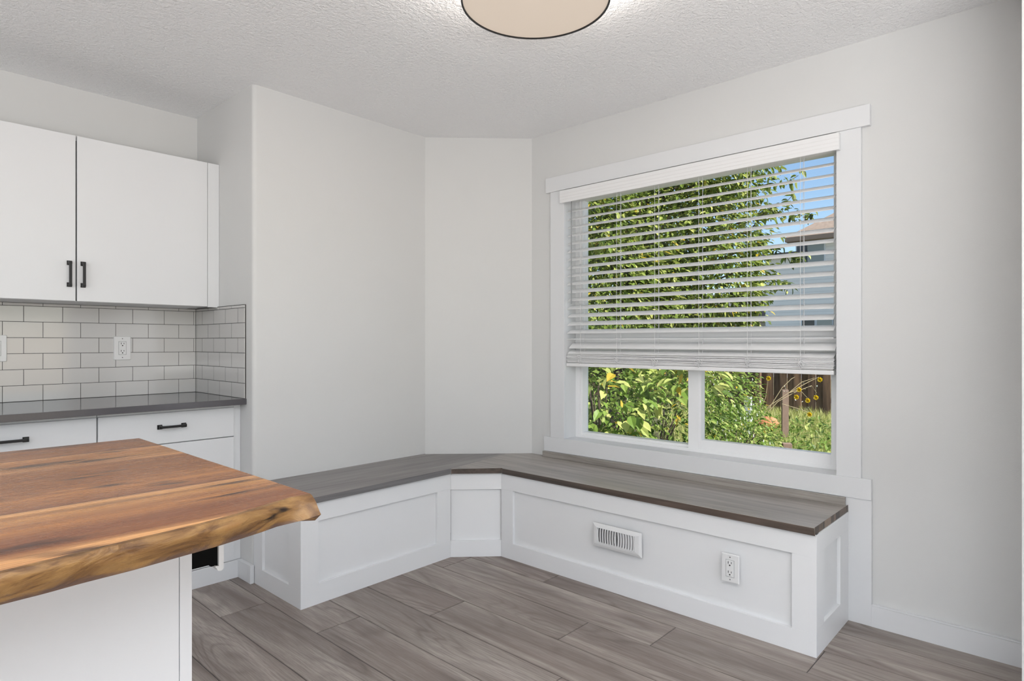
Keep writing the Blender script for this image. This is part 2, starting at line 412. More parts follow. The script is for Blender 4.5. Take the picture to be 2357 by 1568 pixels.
# window trim
def trimbox(name, a, b, bev=0.0015):
    m = MB(); m.box(a, b, 0, bev); return m.build(name, M_trim, kind='structure')
trimbox('trim_1', (XT-0.006, 0.652, 2.075), (XW, 2.390, 2.163))          # head casing
trimbox('trim_2', (XT, OY1, 0.607), (XW, 2.357, 2.075))
trimbox('trim_3', (XT, 0.686, 0.607), (XW, OY0, 2.075))
trimbox('trim_4', (XT-0.004, 0.647, 0.521), (XW, 2.404, 0.607))          # apron
trimbox('trim_5', (XT, 0.647, 0.0), (XW, 0.80, 0.521))                   # board beside the bench
m = MB(); m.box((XT, 0.1417, 0), (XW, 0.647, 0.086)); m.prism([(XT, 0.1417), (XT, 0.647), (XW, 0.647), (XW, 0.1417)], 0.086, 0.092, 0, 0.002)
m.build('baseboard_right', M_trim, kind='structure')
# baseboard on the return beside the kitchen
m = MB(); m.prism([(1.340, 2.962), (1.340, 3.11), (1.3619, 3.11), (1.3619, 2.9849), (1.364, 2.9849), (1.364, 2.965)][0:0] or [(1.342, 2.972), (1.342, 3.113), (XJ, 3.113), (XJ, 2.972)], 0, 0.09, 0, 0.003)
m.build('baseboard_return', M_trim, kind='structure')

# the window itself
win = empty('window_1', (3.0, 1.5, 0.6), kind='structure')
m = MB()       # jamb liner and sill boards
m.box((XW+0.0002, OY0-0.0115, OZ0-0.018), (3.06, OY1+0.0115, OZ0)); m.build('window_sill', M_trim, win)
m = MB(); m.box((XW+0.0002, OY1, OZ0), (3.06, OY1+0.0115, OZ1)); m.box((XW+0.0002, OY0-0.0115, OZ0), (3.06, OY0, OZ1)); m.box((XW+0.0002, OY0, OZ1), (3.06, OY1, OZ1+0.0115)); m.build('jamb_liner', M_trim, win)
FX = 3.0
m = MB()
def frame_rect(m, x0, x1, y0, y1, z0, z1, w_, wb=None, wt=None):
    wb = wb or w_; wt = wt or w_
    m.box((x0, y0, z0), (x1, y0+w_, z1), 0, 0.0012); m.box((x0, y1-w_, z0), (x1, y1, z1), 0, 0.0012)
    m.box((x0, y0+w_, z0), (x1, y1-w_, z0+wb), 0, 0.0012); m.box((x0, y0+w_, z1-wt), (x1, y1-w_, z1), 0, 0.0012)
frame_rect(m, FX, 3.075, OY0, OY1, OZ0, OZ1, 0.030, 0.018, 0.035)
frame_rect(m, FX+0.012, 3.07, OY0+0.028, OY1-0.028, OZ0+0.016, OZ1-0.033, 0.016)
m.build('window_frame', M_vinyl, win)
m = MB(); m.box((FX-0.004, OY0+0.002, 1.120), (3.075, OY1-0.002, 1.248), 0, 0.002); m.box((FX-0.008, OY0+0.002, 1.176), (FX, OY1-0.002, 1.184), 0, 0.001); m.build('transom_rail', M_vinyl, win)
m = MB(); m.box((FX, 1.462, OZ0+0.016), (3.07, 1.522, 1.12), 0, 0.002); m.build('mullion', M_vinyl, win)
m = MB(); frame_rect(m, FX+0.002, 3.045, OY0+0.028, 1.475, OZ0+0.017, 1.122, 0.024, 0.050); m.build('sliding_sash', M_vinyl, win)
for nm, (y0, y1, z0, z1, xx) in {'a': (OY0+0.04, OY1-0.04, 1.24, OZ1-0.045, 3.058), 'b': (1.515, OY1-0.04, OZ0+0.025, 1.125, 3.058), 'c': (OY0+0.05, 1.455, OZ0+0.06, 1.125, 3.040)}.items():
    m = MB(); m.box((xx, y0, z0), (xx+0.004, y1, z1)); m.build('pane', M_glass, win)

# ------------------------------------------------------------------ blind
blind = empty('window_blind', (2.93, 1.52, 1.04), 'white wide-slat horizontal blind, half lowered in front of the dining window', 'blind')
m = MB()
m.box((2.862, 0.764, 1.993), (2.874, 2.267, 2.066), 0, 0.002)
for z in (2.010, 2.026, 2.044): m.box((2.8605, 0.766, z), (2.8625, 2.265, z+0.007), 0, 0.0008)
m.box((2.874, 0.764, 1.993), (2.886, 0.777, 2.066), 0, 0.001); m.box((2.874, 2.2545, 1.993), (2.886, 2.267, 2.066), 0, 0.001)
m.build('valance', M_slat, blind)
m = MB(); m.box((2.900, 0.79, 2.005), (2.955, 2.245, 2.050), 0, 0.002); m.build('headrail', M_slat, blind)
def slat_mesh(xc, zc, tilt, y0=0.797, y1=2.246, w_=0.050, name='slat', th=0.0026, sag=0.0):
    m = MB(); n = 6; top = []; bot = []
    for i in range(n+1):
        s = (i/n-0.5); u = s*w_; h = 0.0030*(1-(2*s)**2)
        top.append((u, h+th/2)); bot.append((u, h-th/2))
    prof = top+bot[::-1]; ca, sa = math.cos(tilt), math.sin(tilt)
    prof = [(xc+u*ca-h*sa, zc+u*sa+h*ca) for u, h in prof]
    N = len(prof); base = []
    K = 8
    for j in range(K+1):
        y = y0+(y1-y0)*j/K; dz = -sag*4*(j/K)*(1-j/K)
        base.append(len(m.v)); m.v += [(x, y, z+dz) for x, z in prof]
    for j in range(K):
        for i in range(N):
            i2 = (i+1) % N; m.f.append((base[j]+i, base[j]+i2, base[j+1]+i2, base[j+1]+i)); m.m.append(0)
    m.f.append(tuple(base[0]+i for i in range(N))); m.m.append(0); m.f.append(tuple(base[-1]+i for i in range(N))[::-1]); m.m.append(0)
    return m.build(name, M_slat, blind, smooth=40)
zs = [1.953+0.0476-0.003]+[1.953-0.0476*k for k in range(16)]
BX = 2.932
for i, z in enumerate(zs[1:]): slat_mesh(BX, z, R(27+random.uniform(-1.5, 1.5)), 0.797+random.uniform(-.002, .002), 2.246+random.uniform(-.002, .002))
slat_mesh(BX, 1.195, R(1.5)); slat_mesh(BX, 1.155, R(36), 0.792, 2.236); slat_mesh(BX, 1.118, R(24))
for k in range(12):
    slat_mesh(BX+random.uniform(-0.003, 0.003), 1.058+0.0041*k, R(random.uniform(-1.2, 1.2)), 0.796+random.uniform(-.003, .003), 2.249+random.uniform(-.003, .003), sag=random.uniform(0, 0.003))
m = MB(); m.box((2.906, 0.795, 1.034), (2.958, 2.252, 1.054), 0, 0.004); m.build('bottom_rail', M_slat, blind)
CY_ = [2.148, 1.901, 1.664, 1.417, 1.172, 0.933]
for i, y in enumerate(CY_):
    m = MB()
    for dx, dy in ((-0.026, 0), (0.026, 0.004)):
        m.tube([(BX+dx, y+dy, 2.005), (BX+dx, y+dy, 1.10), (BX+dx+(0.002 if dx > 0 else -0.002), y+dy, 1.05)], 0.0009, 6)
    for z in zs[1:]:
        m.tube([(BX-0.026, y, z-0.012), (BX+0.026, y+0.004, z+0.009)], 0.0006, 5)
    m.tube([(BX, y-0.008, 2.005), (BX, y-0.008, 1.05)], 0.0009, 6)
    m.build('ladder_cord', M_cord, blind)
    m = MB()
    rr = random.Random(40+i)
    for s in range(5):
        cx, cz = y+rr.uniform(-0.012, 0.012), 1.078+rr.uniform(-0.018, 0.014); a0 = rr.uniform(0, 6)
        pts = [(BX-0.030-0.006*rr.random()-0.004*math.sin(t*1.3), cx+math.cos(a0+t)*rr.uniform(0.006, 0.014), cz+math.sin(a0+t*1.2)*rr.uniform(0.005, 0.013)) for t in [q*0.5 for q in range(14)]]
        m.tube(pts, 0.0012, 5)
    m.build('cord_bunch', M_cord, blind)
m = MB(); m.tube([(2.896, 2.205, 2.0), (2.894, 2.205, 1.95), (2.894, 2.205, 1.405)], 0.0032, 8); m.tube([(2.894, 2.205, 1.42), (2.894, 2.205, 1.40)], 0.0042, 8)
m.build('tilt_wand', M_wand, blind)

# ------------------------------------------------------------------ corner bench
A, B, C, D = (1.364, 2.525), (2.257, 2.546), (2.455, 2.353), (2.459, 0.732)
bench = empty('corner_bench', (2.0, 2.4, 0), 'white panelled corner bench with a dark grey wooden seat under the window', 'bench')
ZS0, ZS1 = 0.459, 0.487
def v2(p): return Vector((p[0], p[1]))
def panel(name, p, q, u0, u1, z0, z1, th=0.014, ztop=ZS0-0.0005):
    """a face board from p to q with a sunk field u0..u1, z0..z1 (metres along pq)"""
    p, q = v2(p), v2(q); d = (q-p); L = d.length; d.normalize(); nrm = Vector((d.y, -d.x))   # outward: to the right of p->q
    m = MB()
    def bx(a, b, za, zb, off0, off1):
        c = [p+d*a+nrm*off0, p+d*b+nrm*off0, p+d*b+nrm*off1, p+d*a+nrm*off1]
        m.prism([(v.x, v.y) for v in c], za, zb, 0, 0.0007)
    bx(0, L, 0.0, ztop, -0.03, -th)                    # sunk field board
    bx(0, L, z1, ztop, -th+0.0003, 0); bx(0, L, 0.0, z0, -th+0.0003, 0)    # rails
    if u0 > 0.002: bx(0, u0, z0, z1, -th+0.0003, 0)
    if L-u1 > 0.002: bx(u1, L, z0, z1, -th+0.0003, 0)
    return m.build(name, M_bench, bench)
def ln(a, b): return (v2(b)-v2(a)).length
Lf = ln(C, D)
panel('window_side_panel', C, D, 2.353-2.266, 2.353-0.821, 0.086, 0.372)
La = ln(A, B)
panel('corner_panel', B, C, 0.0, ln(B, C), 0.089, 0.369)
panel('left_side_panel', A, B, 0.087, 0.797, 0.093, 0.373)
panel('right_end_panel', D, (XT-0.0005, 0.734), 0.090, 0.31, 0.104, 0.385)
panel('left_end_panel', (1.364, YB-0.0005), A, 0.092, 0.35, 0.083, 0.372)
# seat: two boards meeting at the corner, with front edges
def board(name, poly, matt, edges, z0=ZS0, z1=ZS1):
    m = MB(); n = len(poly)
    m.face([(x, y, z1) for x, y in poly], 0); m.face([(x, y, z0) for x, y in poly[::-1]], 1)
    for i in range(n):
        a, b = poly[i], poly[(i+1) % n]
        m.face([(*a, z0), (*b, z0), (*b, z1), (*a, z1)], edges[i])
    o = m.build(name, matt, bench)
    bm = bmesh.new(); bm.from_mesh(o.data); bmesh.ops.remove_doubles(bm, verts=bm.verts, dist=1e-5)
    bmesh.ops.bevel(bm, geom=bm.edges[:], offset=0.0016, segments=2, affect='EDGES', profile=0.6, clamp_overlap=True); bm.to_mesh(o.data); bm.free()
    return o
i1, i2 = (2.246, 2.530), (2.4455, 2.336)
mid = (2.330, 2.449)
outL = (2.437-0.0005, YB-0.0008); outR = (XW-0.0008, 2.52-0.0005); outm = (2.70, 2.7225)
board('seat_board', [(1.350, 2.509), i1, (2.799, 2.6242), outL, (1.384, YB-0.0008), (1.350, YB-0.02)],
      [M_seatX, M_seatedgeX, M_seatedgeY], [1, 1, 1, 1, 1, 1])
board('seat_board', [i1, i2, (2.4455, 0.735), (XT-0.0008, 0.735), (XT-0.0008, 2.405), (XW-0.0008, 2.405), outR, (2.7995, 2.6237)],
      [M_seatY, M_seatedgeY, M_end], [1, 1, 2, 1, 1, 1, 1, 1])
m = MB(); m.box((2.866, 0.742, ZS1+0.0004), (XT-0.0045, 2.402, 0.5205), 0, 0.001); m.build('back_strip', M_seatY, bench)

# floor register and outlet on the bench front
vent = empty('air_vent', (2.459, 1.60, 0.25), 'white rectangular air vent with upright louvres in the bench front', 'vent')
VX = 2.4475
def vslab(m, y0, y1, z0, z1, x0, x1, mi=0, bev=0.0): m.box((x0, y0, z0), (x1, y1, z1), mi, bev)
m = MB()
y0, y1, z0, z1 = 1.467, 1.733, 0.203, 0.313
o = [(y0, z0), (y1, z0), (y1, z1), (y0, z1)]; i_ = [(1.500, 0.226), (1.704, 0.226), (1.704, 0.294), (1.500, 0.294)]; pm = [(y0+.012, z0+.012), (y1-.012, z0+.012), (y1-.012, z1-.012), (y0+.012, z1-.012)]
for k in range(4):
    j = (k+1) % 4
    m.face([(2.4482, *o[k]), (2.4482, *o[j]), (2.445, *o[j]), (2.445, *o[k])]); m.face([(2.445, *o[k]), (2.445, *o[j]), (2.440, *pm[j]), (2.440, *pm[k])])
    m.face([(2.440, *pm[k]), (2.440, *pm[j]), (2.438, *i_[j]), (2.438, *i_[k])]); m.face([(2.438, *i_[k]), (2.438, *i_[j]), (2.4475, *i_[j]), (2.4475, *i_[k])])
m.build('vent_frame', M_vent, vent, smooth=30)
m = MB(); m.box((2.4470, 1.500, 0.226), (2.4479, 1.704, 0.294)); m.build('vent_backing', M_ventdark, vent)
for k in range(15):
    yy = 1.507+k*0.0137; m = MB(); lean = 0.5*(k-7)/7
    pts = []
    for q in range(7):
        zz = 0.226+0.068*q/6; bow = 0.0032*math.sin(math.pi*q/6)
        pts.append((2.4395, yy+bow*(-1 if k < 7 else 1)*0.9, zz))
    for q in range(6):
        a, b = pts[q], pts[q+1]; w_ = 0.0030
        m.face([(a[0], a[1]-w_, a[2]), (a[0], a[1]+w_, a[2]), (b[0], b[1]+w_, b[2]), (b[0], b[1]-w_, b[2])])
        m.face([(a[0]+.006, a[1]+w_+lean*.004, a[2]), (a[0], a[1]+w_, a[2]), (b[0], b[1]+w_, b[2]), (b[0]+.006, b[1]+w_+lean*.004, b[2])])
        m.face([(a[0]+.006, a[1]-w_+lean*.004, a[2]), (a[0], a[1]-w_, a[2]), (b[0], b[1]-w_, b[2]), (b[0]+.006, b[1]-w_+lean*.004, b[2])])
    m.build('louvre', M_vent, vent)
m = MB(); m.box((2.4345, 1.5985, 0.240), (2.4405, 1.6065, 0.272), 0, 0.002); m.build('vent_lever', M_vent, vent)

def outlet(origin, rz, label, name='power_outlet', switch=False, h=0.124, w=0.079, cat='outlet'):
    """built in a local frame: x across, z up, -y towards the room"""
    t = empty(name, origin, label, cat); t.rotation_euler = (0, 0, rz)
    def part(m, nm, mats, **k):
        o = m.build(nm, mats, None, **k); o.parent = t; return o
    m = MB(); bm = bmesh.new(); bmesh.ops.create_cube(bm, size=1)
    for v in bm.verts: v.co = Vector((v.co.x*w*(0.94 if v.co.y < 0 else 1), v.co.y*0.006-0.003, v.co.z*h*(0.96 if v.co.y < 0 else 1)))
    bmesh.ops.bevel(bm, geom=bm.edges[:], offset=0.0012, segments=2, affect='EDGES'); m.addbm(bm); part(m, 'cover_plate', M_plastic)
    m = MB(); m.box((-0.0175, -0.0066, -0.0345), (0.0175, -0.0040, 0.0345)); part(m, 'recess_line', M_ventdark)
    m = MB(); m.box((-0.0165, -0.0085, -0.0335), (0.0165, -0.0050, 0.0335), 0, 0.0015)
    part(m, 'rocker' if switch else 'receptacle', M_plastic)
    if not switch:
        m = MB()
        for zc in (0.019, -0.019):
            m.box((-0.0075, -0.0088, zc+0.0), (-0.0051, -0.0080, zc+0.0095)); m.box((0.0050, -0.0088, zc+0.001), (0.0072, -0.0080, zc+0.0085))
            n = 10; m.face([(0.0032*math.cos(2*math.pi*k/n), -0.0088, zc-0.0058+0.0030*math.sin(2*math.pi*k/n)) for k in range(n)])
        part(m, 'slots', M_slot)
    for zc in (h*0.5-0.013, -h*0.5+0.013):
        m = MB(); n = 12; m.v = [(0.0026*math.cos(2*math.pi*k/n), yy, zc+0.0026*math.sin(2*math.pi*k/n)) for yy in (-0.0066, -0.0055) for k in range(n)]
        m.f = [tuple(range(n)), tuple(range(n, 2*n))]+[(k, (k+1) % n, n+(k+1) % n, n+k) for k in range(n)]; m.m = [0]*len(m.f)
        part(m, 'screw', M_ventdark)
    return t
outlet((2.4477, 1.0555, 0.259), R(-90), 'white double power outlet on the bench front near the right end of the bench', h=0.116, w=0.074)
outlet((0.9875, 3.6800, 1.1455), 0, 'white double power outlet set in the subway tile backsplash')
outlet((0.4785, 3.6800, 1.1475), 0, 'white rocker switch plate on the tile backsplash, cut by the left picture edge', 'switch_plate', True, cat='switch')

# ------------------------------------------------------------------ kitchen: backsplash, counter, cabinets
bs = empty('tile_backsplash', (0.6, 3.69, 0.9), 'glossy white subway tile backsplash with dark grout above the grey counter', 'backsplash')
rows = [0.8965+0.0753*k for k in range(7)]+[1.3625]
XL = 0.160
gt = MB(); gt.box((XL, 3.6825, 0.896), (XJ-0.009, YK-0.0003, 1.3645)); gt.build('grout_panel', M_grout, bs)
tm = MB()
rb = random.Random(5)
for r in range(7):
    z0, z1 = rows[r], min(rows[r+1] if r < 6 else 1.3625, 1.3625)
    if r == 6: z0 = rows[6]; z1 = 1.3625
    off = 0.1115 if r % 2 else 0.0345      # x of one joint, modulo the 0.1522 tile pitch
    off = (1.341 if r % 2 else 1.263)
    xs = [off-0.1522*k for k in range(-1, 13)]
    for x0 in xs:
        a, b = max(x0, XL), min(x0+0.1522, XJ-0.010)
        if b-a < 0.004: continue
        tm.box((a+0.0010, 3.6805, z0+0.0010), (b-0.0010, 3.6850, z1-0.0010), 0, 0.0008)
tm.build('wall_tiles', M_tile, bs)
gt = MB(); gt.box((XJ-0.0095, 3.0625, 0.896), (XJ-0.0003, YK-0.0066, 1.3645)); gt.build('return_grout', M_grout, bs)
tm = MB()
for r in range(7):
    z0, z1 = rows[r], (rows[r+1] if r < 6 else 1.3625)
    z1 = min(z1, 1.3625)
    js = [3.680, 3.667, 3.511, 3.359, 3.209, 3.059] if r % 2 == 0 else [3.680, 3.590, 3.434, 3.284, 3.136, 3.059]
    for q in range(5):
        b, a = js[q], js[q+1]
        if b-a < 0.005: continue
        tm.box((XJ-0.0100, a+0.0018, z0+0.0012), (XJ-0.006, b-0.0018, z1-0.0012), 0, 0.0006)
tm.build('return_tiles', M_tile, bs)

ct = MB(); ct.prism([(XL, 3.055), (XJ-0.0003, 3.055), (XJ-0.0003, YK-0.0003), (XL, YK-0.0003)], 0.867, 0.896, 0, 0.0015)
o = ct.build('countertop', M_counter); tag(o, 'dark grey polished stone countertop along the tiled kitchen wall', 'countertop')

def handle(p0, p1, out, parent, pad=0.019, name='handle'):
    """square-ended bar pull from p0 to p1 on a face whose outward normal is -Y"""
    p0, p1 = Vector(p0), Vector(p1); m = MB(); d = (p1-p0).normalized()
    for p in (p0, p1):
        m.box((p.x-pad/2, p.y-0.004, p.z-pad/2), (p.x+pad/2, p.y, p.z+pad/2), 0, 0.001)
        m.box((p.x-pad*0.33, p.y-0.024, p.z-pad*0.33), (p.x+pad*0.33, p.y-0.003, p.z+pad*0.33), 0, 0.0012)
    bar = 0.0055
    a, b = p0-d*0.004, p1+d*0.004; lo = Vector((min(a.x, b.x)-bar*(0 if abs(d.x) > .5 else 1), p0.y-0.029, min(a.z, b.z)-bar*(0 if abs(d.z) > .5 else 1)))
    hi = Vector((max(a.x, b.x)+bar*(0 if abs(d.x) > .5 else 1), p0.y-0.019, max(a.z, b.z)+bar*(0 if abs(d.z) > .5 else 1)))
    m.box(lo, hi, 0, 0.002)
    return m.build(name, M_black, parent)

# wall cabinet
YU = 3.384
uc = empty('wall_cabinet', (0.72, 3.5, 1.363), 'white flat-door wall cabinet above the tile backsplash with two black pulls', 'cabinet')
m = MB(); m.box((0.148, YU+0.0205, 1.363), (1.303, YK-0.0004, 2.119), 0, 0.001); m.build('cabinet_body', M_cab, uc)
for x0, x1, hx in ((0.150, 0.7225, 0.698), (0.7275, 1.3015, 0.7505)):
    m = MB(); m.box((x0, YU, 1.364), (x1, YU+0.019, 2.1205), 0, 0.002); d = m.build('door', M_cab, uc)
    handle((hx, YU-0.0002, 1.4375), (hx, YU-0.0002, 1.5365), None, d, 0.020)
m = MB(); m.box((0.7225, YU+0.012, 1.366), (0.7275, YU+0.020, 2.100)); m.build('door_gap', M_blackm, uc)
m = MB(); m.box((1.3035, YU+0.001, 1.361), (XJ-0.0008, YU+0.02, 2.1205), 0, 0.001); m.build('filler_strip', M_cab, uc)
# base cabinets
YF = 3.118
def base_cab(x0, x1, label, hx0=None, hx1=None, filler=False):
    t = empty('base_cabinet', ((x0+x1)/2, 3.4, 0), label, 'cabinet')
    m = MB(); m.box((x0, YF+0.0205, 0.088), (x1, YK-0.0004, 0.8665), 0, 0.0008); m.build('cabinet_body', M_cab, t)
    m = MB(); m.box((x0+0.0015, YF, 0.7085), (x1-0.0015, YF+0.019, 0.851), 0, 0.002); d = m.build('drawer', M_cab, t)
    handle((hx0, YF-0.0002, 0.786), (hx1, YF-0.0002, 0.786), None, d, 0.021)
    m = MB(); m.box((x0+0.0015, YF, 0.089), (x1-0.0015, YF+0.019, 0.7045), 0, 0.002); d = m.build('door', M_cab, t)
    m = MB(); m.box((x0, YF+0.008, 0.8515), (x1, YF+0.019, 0.8665)); m.build('top_rail', M_cab, t)
    m = MB(); m.box((x0, 3.112, 0), (x1+(0.033 if filler else 0), 3.128, 0.0865), 0, 0.0008); m.build('toe_kick', M_cab, t)
    if filler:
        m = MB(); m.box((x1+0.0005, YF+0.008, 0.0875), (XJ-0.0008, YF+0.020, 0.8665), 0, 0.0008); m.build('filler_strip', M_cab, t)
    return t
base_cab(0.744, 1.3275, 'white base cabinet with one drawer beside the bench wall, its black pull fully in view', 0.9875, 1.0905, True)
base_cab(0.166, 0.742, 'white base cabinet whose drawer pull is cut by the left picture edge', 0.400, 0.498)
# ------------------------------------------------------------------ island
isl = empty('kitchen_island', (0, 1.5, 0), 'white kitchen island with a thick live-edge wooden slab top', 'island')
top_pts = [(-1.3, 0.905), (-0.4, 0.915), (0.123, 0.920), (0.18, 0.926), (0.211, 0.932), (0.262, 0.938), (0.317, 0.943), (0.36, 0.949), (0.414, 0.960), (0.458, 0.976), (0.492, 0.986), (0.522, 0.996), (0.556, 0.993)]
bot_pts = [(-1.3, 0.925, 0.866), (-0.4, 0.932, 0.866), (0.125, 0.939, 0.866), (0.17, 0.941, 0.866), (0.207, 0.946, 0.866), (0.267, 0.949, 0.866), (0.321, 0.957, 0.866), (0.389, 0.967, 0.866), (0.462, 0.985, 0.866), (0.493, 0.993, 0.867), (0.536, 0.979, 0.872), (0.558, 0.962, 0.8805)]
def interp(tab, x, k=1):
    for a, b in zip(tab, tab[1:]):
        if x <= b[0]: t = (x-a[0])/(b[0]-a[0]); t = max(0, min(1, t)); return a[k]+(b[k]-a[k])*t
    return tab[-1][k]
m = MB(); xs = [-1.3+0.05*i for i in range(26)]; xs += [0.0+0.0093*i for i in range(60)]+[0.5575]
rows_ = []; BACK = 1.926; seams = [1.7515, 1.588, 1.222]
from mathutils import noise as mno
for x in xs:
    yt, yb, zb = interp(top_pts, x), interp(bot_pts, x), interp(bot_pts, x, 2)
    r_ = [(x, BACK, 0.8655), (x, BACK, 0.9085), (x, BACK-0.0015, 0.910)]+[(x, s, 0.910) for s in seams]+[(x, yt+0.006, 0.910)]
    tipf = max(0.0, min(1.0, (x-0.50)/0.0575))
    for q in range(9):
        t = q/8; 
        bulge = -0.010*math.sin(math.pi*min(1, t*1.15))*(1-0.6*tipf)
        yy = yt+(yb-yt)*t+bulge*(1-t*0.7)+0.0035*mno.noise(Vector((x*9, t*2.2, 3.1)))*math.sin(math.pi*t)
        zz = 0.9085+(zb-0.9085)*t
        r_.append((x, yy, zz))
    r_ += [(x, yb+0.02, zb-0.0005 if zb < 0.867 else 0.866), (x, yb+0.05, 0.8655)]
    rows_.append(r_)
N = len(rows_[0])
for r_ in rows_: m.v += r_
for i in range(len(rows_)-1):
    for k in range(N):
        k2 = (k+1) % N; m.f.append((i*N+k, i*N+k2, (i+1)*N+k2, (i+1)*N+k))
        m.m.append(1 if 6 <= k <= N-3 else 0)
m.f.append(tuple(range(N))); m.m.append(0); e = (len(rows_)-1)*N; m.f.append(tuple(e+k for k in range(N))[::-1]); m.m.append(1)
m.build('slab_top', [M_island, M_live], isl, smooth=38)
# knot on the live edge tip
IX, IY = 0.4525, 1.25
m = MB(); m.box((-1.25, IY+0.004, 0.0), (IX-0.0225, 1.86, 0.8652), 0, 0.001); m.box((IX-0.022, IY, 0.0), (IX, 1.864, 0.8652), 0, 0.0015)
m.build('island_body', M_cab, isl)
m = MB(); m.box((-1.25, IY+0.001, 0.0), (IX-0.0230, IY+0.0045, 0.8652), 0, 0.0005); m.build('back_panel', M_cab, isl)
ob = empty('outlet_box', (0.49, 1.27, 0.8), 'black box with a curved white lip under the right end of the wooden island top', 'outlet box')
m = MB(); m.box((IX+0.0008, 1.252, 0.7415), (0.488, 1.33, 0.8648)); m.box((0.488, 1.252, 0.7375), (0.5005, 1.33, 0.8648)); m.build('box_body', M_blackm, ob)
m = MB(); n = 10
prof = [(0.5100, 0.8648), (0.5100, 0.735)]+[(0.5035+0.0065*math.cos(a), 0.7330-0.0065*math.sin(a)) for a in [R(x) for x in range(0, 181, 22)]]+[(0.4935, 0.7375), (0.4955, 0.7385), (0.5005, 0.7372), (0.5008, 0.8648)]
for yy in (1.246, 1.332): m.v += [(x, yy, z) for x, z in prof]
n = len(prof)
for k in range(n): k2 = (k+1) % n; m.f.append((k, k2, n+k2, n+k)); m.m.append(0)
m.f.append(tuple(range(n))); m.m.append(0); m.f.append(tuple(range(n, 2*n))[::-1]); m.m.append(0)
m.build('white_lip', M_plastic, ob)

# ------------------------------------------------------------------ ceiling light
lt = empty('ceiling_light', (1.557, 1.335, 2.30), 'round drum ceiling light with a cream diffuser and thin dark rim', 'ceiling light')
cx, cy = 1.557, 1.335
def ring(m, r0, z0, r1, z1, n=96, mi=0):
    for k in range(n):
        a, b = 2*math.pi*k/n, 2*math.pi*(k+1)/n
        m.face([(cx+r0*math.cos(a), cy+r0*math.sin(a), z0), (cx+r0*math.cos(b), cy+r0*math.sin(b), z0), (cx+r1*math.cos(b), cy+r1*math.sin(b), z1), (cx+r1*math.cos(a), cy+r1*math.sin(a), z1)], mi)
m = MB(); n = 96
m.face([(cx+0.2405*math.cos(2*math.pi*k/n), cy+0.2405*math.sin(2*math.pi*k/n), 2.303) for k in range(n)])
m.build('diffuser', M_diff, lt, fix=False)
m = MB(); ring(m, 0.2405, 2.299, 0.2462, 2.299); ring(m, 0.2462, 2.299, 0.2462, 2.309); ring(m, 0.2405, 2.299, 0.2405, 2.309); m.build('rim', M_black, lt)
m = MB(); ring(m, 0.2455, 2.309, 0.2455, 2.385)
M_shade = NT('linen_shade'); M_shade.base((0.8, 0.78, 0.74)); _t = M_shade.n('BsdfTranslucent'); _t.inputs[0].default_value = (0.85, 0.82, 0.77, 1); _x = M_shade.n('MixShader'); _x.inputs[0].default_value = 0.6
M_shade.l(M_shade.p.outputs[0], _x.inputs[1]); M_shade.l(_t.outputs[0], _x.inputs[2]); M_shade.l(_x.outputs[0], M_shade.out.inputs['Surface']); M_shade = M_shade.mat
m.build('lamp_shade', M_shade, lt)
m = MB(); ring(m, 0.06, 2.400, 0.06, 2.4395); ring(m, 0.0, 2.400, 0.06, 2.400); ring(m, 0.008, 2.304, 0.008, 2.400); m.build('canopy_plate', M_black, lt)
pl_d = bpy.data.lights.new('ceiling_lamp', 'POINT'); pl_d.energy = 16; pl_d.shadow_soft_size = 0.03; pl_d.color = (1.0, 0.94, 0.88)
pl = bpy.data.objects.new('ceiling_lamp', pl_d); col.objects.link(pl); pl.location = (cx+0.06, cy, 2.345); pl.parent = None

# ------------------------------------------------------------------ outside
GZ = -0.30
g = MB()
rg = random.Random(3)
nx, ny = 60, 60
gv = {}
for i in range(nx+1):
    for j in range(ny+1):
        x = 3.1+(i/nx)**1.6*60; y = -12+j/ny*50
        z = GZ+0.05*mno.noise(Vector((x*0.8, y*0.8, 0)))
        gv[i, j] = len(g.v); g.v.append((x, y, z))
for i in range(nx):
    for j in range(ny): g.f.append((gv[i, j], gv[i+1, j], gv[i+1, j+1], gv[i, j+1])); g.m.append(0)
g.build('ground', M_soil, kind='structure')

def leaf(m, p, d, up, L, wd, mi=0, t=0.5):
    """folded leaf with a rounded outline and a drooping point"""
    d = d.normalized(); s = d.cross(up)
    if s.length < 1e-3: s = Vector((1, 0, 0))
    s.normalize(); n_ = s.cross(d)
    b = len(m.v); big = L > 0.09
    prof = ((0.16, 0.34), (0.42, 0.5), (0.72, 0.34)) if big else ((0.30, 0.47), (0.66, 0.38))
    k = len(prof); mid_ = []
    m.v.append(tuple(p))
    for u, w_ in prof:
        c = p+d*L*u-n_*L*0.16*u*u
        m.v.append(tuple(c+s*wd*w_+n_*wd*0.17)); m.v.append(tuple(c)); m.v.append(tuple(c-s*wd*w_+n_*wd*0.17))
    m.v.append(tuple(p+d*L-n_*L*0.17)); T = b+1+3*k
    F = [(b, b+1, b+2), (b, b+2, b+3), (b+3*k-2, T, b+3*k-1), (b+3*k-1, T, b+3*k)]
    for q in range(k-1):
        a = b+1+3*q; F += [(a, a+3, a+4, a+1), (a+1, a+4, a+5, a+2)]
    for f in F: m.f.append(f); m.m.append(mi); m.col[len(m.f)-1] = (t, t, t, 1)

